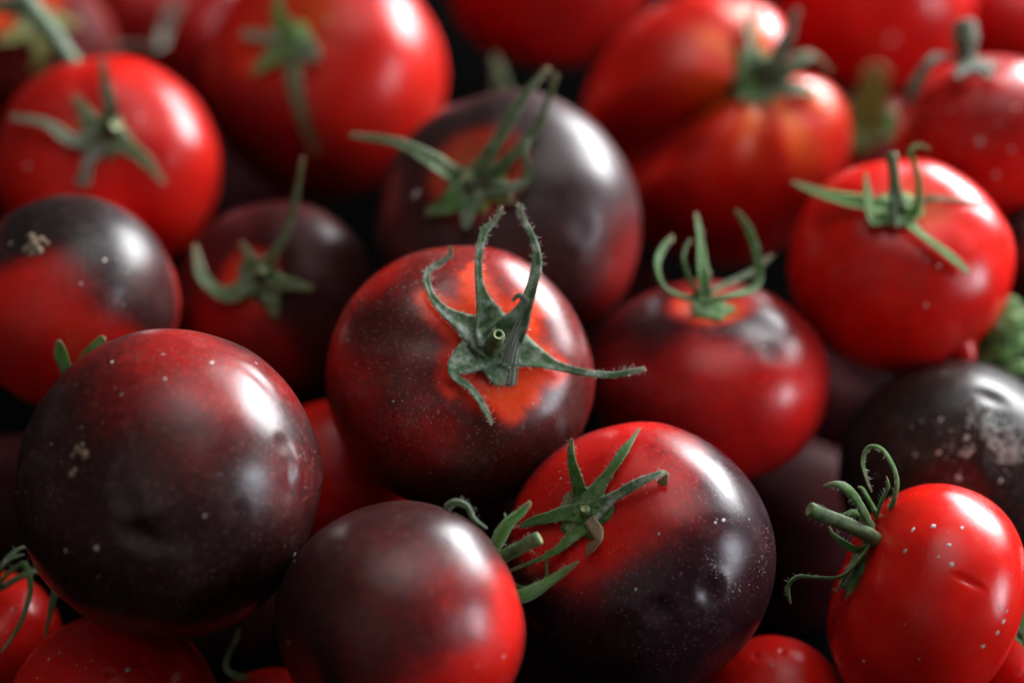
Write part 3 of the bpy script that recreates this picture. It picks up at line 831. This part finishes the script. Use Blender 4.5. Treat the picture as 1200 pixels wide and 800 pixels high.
T11 = tomato('red tomato at upper left with pale spidery sepals, above the half black one', 126, 196, 130, 0.497, (-0.03, 0.34, 0.94),
    wscale=1.12, squash=0.86, lobe=0.012, dimple=0.10, dark=0.0, orange_r=0.30, patch=0.12, red=(0.672, 0.0095, 0.0059, 1), rough=0.28)
hub(T11, 26, 'dull_green', 1.6, 122, 160)
for s, m_ in (([(126, 155, 24, 1), (131, 125, 19, A(-6)), (124, 95, 13, A(-4)), (120, 70, 8, A(-2))], 'pale_green'), ([(118, 162, 26, 1), (86, 166, 15, 2), (55, 146, 12, 4), (13, 138, 6, A(2))], 'pale_green'),
              ([(116, 166, 26, 1), (105, 189, 15, 2), (96, 218, 15, 2.5)], 'grey_dry'), ([(130, 164, 26, 1), (163, 182, 15, 1.5), (192, 216, 6, 2)], 'dull_green'), ([(116, 155, 24, 1), (101, 135, 15, 2), (87, 113, 7, 3)], 'dull_green')):
    sepal(T11, T11.calyx, s, m_, T11.ref)
stem(T11, [(124, 160, 22, 0), (130, 152, 19, 4), (136, 146, 18, 7)])
specks(T11, [(32, 195, 12), (165, 138, 10)], 30, 0.0001, 0.0003, seed=12)

T12 = tomato('large glossy red tomato at the top, long sepal hanging down its face', 380, 92, 141, 0.540, (-0.28, 0.36, 0.89),
    wscale=1.12, squash=0.88, lobe=0.010, dimple=0.09, dark=0.0, orange_r=0.55, patch=0.15, red=(0.640, 0.0123, 0.0066, 1), blobs=[(275, 150, 75, 0.5, 0.8), (360, 220, 70, 0.5, 0.8)], rough=0.27)
hub(T12, 24, 'bright_green', 1.5, 342, 50)
for s, m_ in (([(342, 50, 26, 1), (318, 46, 14, 2), (284, 40, 10, 4)], 'pale_green'), ([(340, 54, 26, 1), (318, 70, 20, 1.5), (297, 86, 12, 2)], 'bright_green'), ([(344, 54, 24, 1), (345, 92, 17, 2), (355, 140, 13, 3), (370, 180, 8, 3)], 'dull_green'),
              ([(342, 46, 24, 1), (328, 20, 17, A(-6)), (326, 0, 8, A(-8)), (326, -24, 6, A(-9))], 'bright_green'), ([(348, 54, 24, 1), (364, 62, 20, 2), (372, 70, 12, 3)], 'pale_green')):
    sepal(T12, T12.calyx, s, m_, T12.ref)
specks(T12, [(384, 25, 12)], 20, 0.0001, 0.0003, seed=13)  # the placed flake imitates a blurred glint; the scattered ones are dust

# ------------------------------------------------------------------ the ribbed one at the back
T13 = tomato('ribbed red tomato with deep cleft between two lobes and orange streaks at its stem', 838, 152, 158, 0.525, (0.34, 0.34, 0.88),
    wscale=1.3, squash=0.86, lobe=0.008, lobes=6, phase=1.0, dimple=0.14, dark=0.0, streak=7, orange_r=0.75, patch=0.15, power=2.3,
    creases=[(math.radians(207), 0.24, 0.48), (math.radians(40), 0.34, 0.36), (math.radians(262), 0.2, 0.03)],
    blobs=[(805, 165, 26, 0.35, 0.7)], red=(0.640, 0.0105, 0.0059, 1), orange=(0.90, 0.22, 0.02, 1), rough=0.25, res=(160, 120))
hub(T13, 32, 'green', 1.6, 888, 92)
for s, m_ in (([(890, 92, 30, 1), (905, 78, 20, A(-6)), (920, 50, 14, A(-6)), (934, 14, 9, A(-4))], 'grey_dry'), ([(895, 96, 30, 1), (925, 84, 24, A(-5)), (950, 66, 18, A(-4)), (972, 84, 10, A(-2))], 'dull_green'),
              ([(886, 100, 30, 1), (878, 110, 22, 2), (868, 118, 10, 3)], 'green'), ([(888, 88, 24, 1), (882, 60, 14, A(-2)), (878, 30, 10, A(2)), (890, 12, 6, A(4))], 'dull_green'), ([(896, 102, 26, 1), (925, 104, 18, 3), (955, 108, 10, A(2))], 'dull_green')):
    sepal(T13, T13.calyx, s, m_, T13.ref)
stem(T13, [(890, 92, 22, 0), (896, 86, 18, 4), (903, 78, 17, 8)])
specks(T13, [(717, 31, 16), (752, 3, 12)], 20, 0.0001, 0.0003, seed=14)  # first placed flake imitates an out-of-focus glint on the lobe

T14 = tomato('red tomato cut off by the top edge, above the curled stem of the ribbed one', 1024, 4, 112, 0.590, (0.2, 0.8, 0.5),
    squash=0.90, dark=0.0, orange_r=0.3, patch=0.12, red=(0.647, 0.0095, 0.0073, 1), rough=0.27)
specks(T14, [(1045, 46, 14)], 15, 0.0001, 0.0003, seed=15)
T15 = tomato('red tomato at the right edge with white specks and a dried grey stem', 1156, 166, 106, 0.486, (-0.22, 0.86, 0.42),
    wscale=1.3, squash=0.92, dimple=0.06, dark=0.04, orange_r=0.0, patch=0.15, red=(0.595, 0.0095, 0.0073, 1), rough=0.26)
hub(T15, 22, 'grey_dry', 1.2)
for s, m_ in (([(1128, 74, 16, A(-2)), (1104, 66, 12, A(-5)), (1088, 76, 12, A(-8)), (1072, 104, 14, A(-8)), (1066, 122, 8, A(-6))], 'grey_dry'), ([(1132, 72, 18, A(-2)), (1150, 80, 14, A(-7)), (1160, 92, 8, A(-10))], 'grey_dry'),
              ([(1132, 74, 18, A(-4)), (1128, 84, 14, A(-9)), (1122, 92, 7, A(-12))], 'grey_dry')):
    sepal(T15, T15.calyx, s, m_, T15.ref)
stem(T15, [(1132, 74, 22, A(0)), (1132, 60, 22, A(-2)), (1131, 46, 30, A(-3)), (1130, 28, 26, A(-2))], mat='grey_dry', knob=0.08)
specks(T15, [(1114, 129, 11), (1149, 166, 12), (1190, 126, 9), (1167, 205, 12), (1146, 107, 10), (1100, 150, 6), (1185, 175, 7), (1120, 180, 6), (1170, 145, 6)], 60, 0.00008, 0.0003, seed=16)
T16 = tomato('dim red tomato at the top centre, out of focus behind the dark one', 640, -30, 118, 0.615, (0.1, 0.8, 0.5), squash=0.9, dark=0.25, orange_r=0.2, red=(0.569, 0.0076, 0.0051, 1))  # skin darkened to carry the shade at the back
T17 = tomato('shaded orange-brown tomato in the top corner under a pale vine stem', 30, 62, 105, 0.565, (0.1, 0.5, 0.8), squash=0.88, dark=0.65, rough=0.5, ior=1.15, orange_r=0.6, blobs=[(60, 20, 60, 0.7, 0.7)], red=(0.631, 0.0284, 0.0059, 1))  # darker, duller skin stands in for blocked window light
hub(T17, 24, 'dull_green', 1.2, 42, 30)
for s in ([(42, 30, 26, 1), (62, 22, 20, 2), (90, 30, 12, 2)], [(40, 34, 26, 1), (48, 60, 18, 2), (40, 84, 8, 2)], [(38, 30, 26, 1), (15, 45, 18, 2), (-5, 48, 12, 3)], [(44, 28, 26, 1), (70, 55, 16, 1.5), (88, 70, 8, 2)]):
    sepal(T17, T17.calyx, s, 'yellow_green', T17.ref)
T18 = tomato('dark red blurred tomato at the top between the vine stem and the glossy one', 196, 20, 112, 0.640, (0, 0.4, 0.9), squash=0.9, dark=0.35, orange_r=0.2, red=(0.662, 0.0076, 0.0051, 1))
hub(T18, 20, 'dull_green', 1.2)
sepal(T18, T18.calyx, [(205, 8, 16, 1), (192, 40, 12, A(-14)), (186, 57, 11, A(-40)), (160, 52, 12, A(-60)), (138, 54, 13, A(-66)), (131, 62, 8, A(-68))], 'grey_dry', T18.ref)
T19 = tomato('red tomato with pitted skin at the bottom edge under the large dark one', 132, 842, 124, 0.388, (0.2, -0.5, -0.8), squash=0.88, dark=0.05, orange_r=0, red=(0.789, 0.0095, 0.0059, 1), dust=0.4,
    dents=[(128, 788, 5, 0.7), (166, 776, 5, 0.7), (174, 790, 4, 0.5), (155, 745, 4, 0.4)], res=(180, 130), patch=0.12)
specks(T19, [(57, 772, 7), (43, 794, 6), (150, 784, 14), (70, 764, 8), (105, 746, 5), (15, 712, 6), (90, 778, 4), (42, 755, 5), (158, 746, 5), (100, 782, 4)], 80, 0.00006, 0.0002, seed=17)
T20 = tomato('small red tomato at the lower left edge with drooping thin sepals', -8, 748, 78, 0.410, (-0.1, 0.75, 0.65), squash=0.88, dark=0.1, orange_r=0.25, red=(0.662, 0.0085, 0.0059, 1))
hub(T20, 16, 'green', 1.0)
T20.ref = T20.depth - 0.012
for s in ([(-8, 690, 16, A(4)), (15, 668, 10, A(0)), (30, 662, 7, A(-2)), (36, 690, 8, A(-8)), (24, 730, 7, A(-12)), (2, 764, 4, A(-14))], [(0, 690, 14, A(4)), (40, 670, 9, A(0)), (66, 678, 9, A(-2)), (62, 705, 8, A(-4)), (52, 746, 4, A(-5))],
          [(-8, 690, 16, A(4)), (5, 660, 13, A(-2)), (22, 644, 8, A(-4)), (34, 640, 3, A(-4))], [(-8, 690, 16, A(0)), (2, 668, 14, A(-6)), (14, 655, 10, A(-8)), (28, 650, 4, A(-8))]):
    sepal(T20, T20.calyx, s, 'green', T20.ref, hairs=12)
hair_object(T20)
specks(T20, [(14, 713, 6), (8, 740, 4)], 30, 0.00006, 0.0002, seed=18)
T21 = tomato('smooth red tomato wedged in shadow between the big dark one and the centre', 392, 560, 92, 0.436, (0.1, -0.4, -0.9), squash=0.92, dark=0.0, orange_r=0, red=(0.820, 0.0095, 0.0059, 1), patch=0.1)
T22 = tomato('blackened rotting tomato at the right edge, crusted with grey mould', 1116, 556, 132, 0.438, (0.3, 0.2, -0.9), squash=0.9, dark=1.0, orange_r=0, dust=0.8, res=(180, 130), wob=0.02,
    dents=[(1162, 466, 10, 0.7, -0.4, 1.6), (1180, 535, 20, 1.4), (1130, 500, 18, 0.3)], darkcol=(0.0150, 0.0108, 0.0099, 1), rough=0.36)
for k, (cx, cy, rad, cnt, s1) in enumerate(((1180, 502, 30, 420, 0.0006), (1152, 492, 20, 160, 0.0005), (1190, 545, 24, 240, 0.0006), (1128, 522, 14, 60, 0.0006), (1150, 530, 45, 70, 0.0004), (1100, 540, 60, 60, 0.0003))):
    specks(T22, [], cnt, 0.00012, s1, mat='mould', name='mould_crust', seed=20 + k, only=(cx, cy, rad))
specks(T22, [(1107, 437, 12), (1139, 437, 10), (1100, 530, 14), (1102, 492, 6), (1123, 560, 14), (1083, 571, 13), (1073, 533, 8), (1080, 493, 5), (1104, 490, 6), (1173, 563, 12), (1132, 513, 12), (1068, 500, 4), (1190, 520, 16), (1160, 498, 12)], 60, 0.0001, 0.0004, mat='mould', name='mould_spots', seed=30)
T23 = tomato('half hidden red tomato at the bottom edge between the dark one and the side-lying one', 905, 836, 92, 0.402, (0.2, -0.6, -0.8), squash=0.9, dark=0.05, orange_r=0, dust=0.4, red=(0.758, 0.0095, 0.0059, 1),
    dents=[(917, 762, 4, 0.5), (885, 768, 4, 0.5), (860, 774, 3, 0.4)], patch=0.12)
specks(T23, [(905, 779, 8), (872, 760, 4), (940, 772, 4)], 60, 0.00005, 0.0002, seed=31)
T24 = tomato('sliver of a red tomato in the lower right corner', 1212, 800, 58, 0.408, (0.0, 0.6, 0.5), squash=0.9, dark=0.0, orange_r=0, red=(0.726, 0.0095, 0.0066, 1))
hub(T24, 14, 'green', 1.0)
T24.ref = T24.depth - 0.010
for s in ([(1200, 755, 18, A(3)), (1184, 742, 18, A(0)), (1172, 738, 10, A(0))], [(1200, 752, 18, A(4)), (1188, 724, 16, A(0)), (1180, 706, 6, A(0))], [(1204, 752, 16, A(2)), (1196, 715, 12, A(0)), (1192, 694, 5, A(0))]):
    sepal(T24, T24.calyx, s, 'green', T24.ref)
specks(T24, [(1180, 770, 4), (1190, 780, 3), (1195, 790, 3)], 30, 0.00005, 0.0002, seed=32)
T25 = tomato('dark red tomato in the top right corner behind the dried grey stem', 1196, 22, 84, 0.640, (0, 0.5, 0.8), squash=0.9, dark=0.1, orange_r=0, red=(0.694, 0.0076, 0.0059, 1))
T26 = tomato('small tomato deep in the gap by the ribbed one, hidden under its green calyx', 1022, 186, 74, 0.560, (-0.2, 0.5, 0.8), wscale=2.2, squash=0.88, dark=0.5, orange_r=0.3, red=(0.758, 0.0095, 0.0059, 1))
hub(T26, 26, 'green', 1.0, 1010, 150)
for s in ([(1010, 150, 30, 1), (1022, 118, 20, A(-4)), (1028, 80, 14, A(-6))], [(1010, 150, 30, 1), (985, 140, 24, 2), (968, 128, 10, 3)], [(1012, 152, 30, 1), (1040, 148, 22, 2), (1060, 150, 10, 3)], [(1010, 154, 30, 1), (1000, 166, 22, 2), (992, 174, 10, 2)]):
    sepal(T26, T26.calyx, s, 'green', T26.ref)
T27 = tomato('unlit tomato in the gap behind the dark grey-purple one, upright blurred green sepal', 596, 215, 80, 0.575, (0, 0.6, 0.8), squash=0.88, dark=0.95, orange_r=0.4, red=(0.662, 0.0114, 0.0059, 1))  # lack of light here is coloured into the dark skin
hub(T27, 24, 'dull_green', 1.0)
T27.ref = T27.depth - 0.03
for s in ([(594, 140, 26, A(8)), (590, 112, 22, A(6)), (584, 86, 14, A(6)), (580, 66, 5, A(8))], [(600, 130, 24, A(4)), (640, 135, 18, A(0)), (668, 140, 10, A(2))], [(590, 132, 26, A(4)), (560, 138, 20, A(0)), (535, 148, 10, A(0))]):
    sepal(T27, T27.calyx, s, 'dull_green', T27.ref)
T29 = tomato('dark tomato at the right edge beneath the white-specked red one', 1226, 300, 64, 0.470, (0, 0.5, 0.8), squash=0.9, dark=0.9, orange_r=0, darkcol=(0.0150, 0.0072, 0.0077, 1))
T30 = tomato('shadowed tomato in the dark gap above the curly calyx of the side-lying one', 930, 625, 112, 0.500, (-0.2, -0.5, -0.8), squash=0.9, dark=0.85, orange_r=0, rough=0.5, ior=1.12, red=(0.60, 0.008, 0.005, 1))  # shade of the gap is put into the dark, dull skin
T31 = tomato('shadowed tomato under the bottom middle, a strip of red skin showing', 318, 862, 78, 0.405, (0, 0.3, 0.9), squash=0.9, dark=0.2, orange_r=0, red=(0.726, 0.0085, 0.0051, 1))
hub(T31, 10, 'grey_dry', 0.8)
T31.ref = 0.40
sepal(T31, T31.calyx, [(300, 800, 10, A(2)), (266, 785, 8, A(0)), (268, 764, 7, A(0)), (277, 747, 7, A(0)), (280, 736, 4, A(0))], 'dull_green', T31.ref)

# ------------------------------------------------------------------ green bits of vine
def vine(name, label, paths, mat, knob=0.0, base=None):
    ctr0 = at(*paths[0][0][:2], paths[0][0][3])
    root = bpy.data.objects.new(name, None); root.location = ctr0; COL.objects.link(root); root.empty_display_size = 0.01
    root['label'] = label; root['category'] = 'stem'
    for i, p in enumerate(paths):
        ctr = [at(x, y, d) for x, y, w, d in p]; w = [w_ * d / FPX for x, y, w_, d in p]
        tube(ctr0, ctr, w, -FWD, root, mat, n=26, name='main_stem' if i == 0 else 'side_shoot', knob=knob)
vine('vine_stem', 'pale green vine stem slanting across the top left corner', [[(98, 92, 20, 0.490), (80, 66, 21, 0.492), (58, 36, 23, 0.494), (34, 6, 24, 0.498), (14, -24, 24, 0.502)],
     [(34, 4, 18, 0.498), (14, 8, 20, 0.499), (-6, 4, 20, 0.500), (-24, 0, 20, 0.500)]], 'pale_green')
vine('branching_stem', 'green branching stem pieces at the right edge above the mouldy tomato', [[(1138, 440, 20, 0.452), (1148, 420, 26, 0.450), (1160, 396, 28, 0.448), (1172, 376, 22, 0.448), (1190, 352, 16, 0.450)],
     [(1152, 430, 18, 0.446), (1172, 414, 26, 0.444), (1192, 404, 24, 0.444), (1212, 398, 20, 0.446)], [(1160, 398, 18, 0.444), (1182, 386, 26, 0.442), (1204, 366, 20, 0.444)], [(1172, 440, 14, 0.444), (1188, 432, 20, 0.442), (1208, 430, 18, 0.444)]], 'bright_green', knob=0.04)

def fragment(name, label, pieces, mat, d0):
    F_ = Tomato(); F_.base = at(pieces[0][0][0], pieces[0][0][1], d0); F_.pole = camdir(0, 0.3, 1); F_.hair = []; F_.depth = d0
    root = bpy.data.objects.new(name, None); root.location = F_.base; root.empty_display_size = 0.01; COL.objects.link(root)
    root['label'] = label; root['category'] = 'calyx'
    for s in pieces: sepal(F_, root, s, mat, d0, keel=0.5)
fragment('calyx', 'loose green calyx, two sepal tips showing above the large dark tomato',
         [[(98, 470, 18, A(14)), (86, 444, 19, A(3)), (76, 420, 19, A(0)), (70, 400, 11, A(-1))], [(98, 470, 16, A(14)), (100, 432, 15, A(3)), (109, 410, 14, A(0)), (122, 396, 9, A(-1))]], 'bright_green', 0.397)

# the layer underneath, its skin coloured dark to deepen the shade in the gaps
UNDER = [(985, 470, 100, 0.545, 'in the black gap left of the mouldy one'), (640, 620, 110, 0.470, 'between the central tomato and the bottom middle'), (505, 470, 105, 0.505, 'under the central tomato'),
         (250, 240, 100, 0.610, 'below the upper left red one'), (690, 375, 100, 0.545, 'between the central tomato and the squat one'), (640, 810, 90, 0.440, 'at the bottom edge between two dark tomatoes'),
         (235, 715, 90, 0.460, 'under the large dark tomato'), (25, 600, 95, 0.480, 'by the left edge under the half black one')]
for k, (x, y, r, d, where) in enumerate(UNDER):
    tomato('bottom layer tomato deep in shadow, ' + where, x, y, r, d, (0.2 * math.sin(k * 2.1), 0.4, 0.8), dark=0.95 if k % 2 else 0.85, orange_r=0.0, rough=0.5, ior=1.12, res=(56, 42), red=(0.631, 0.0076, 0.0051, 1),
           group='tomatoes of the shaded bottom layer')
# the pile goes on past the frame: unseen tomatoes added to block low window light
for k, (x, y, r, d, where) in enumerate([(1345, 200, 110, 0.500, 'right of the white-specked red one'), (1330, 690, 100, 0.420, 'right of the side-lying one'),
        (800, -220, 120, 0.680, 'behind the ribbed one'), (1060, -250, 120, 0.700, 'behind the row at the back right'), (480, -210, 120, 0.680, 'behind the glossy one'), (1370, -170, 105, 0.650, 'at the far right back')]):
    tomato('red tomato past the edge of view, ' + where, x, y, r, d, (0.1, 0.8, 0.4), dark=0.2, orange_r=0.3, res=(56, 42), group='tomatoes past the frame')
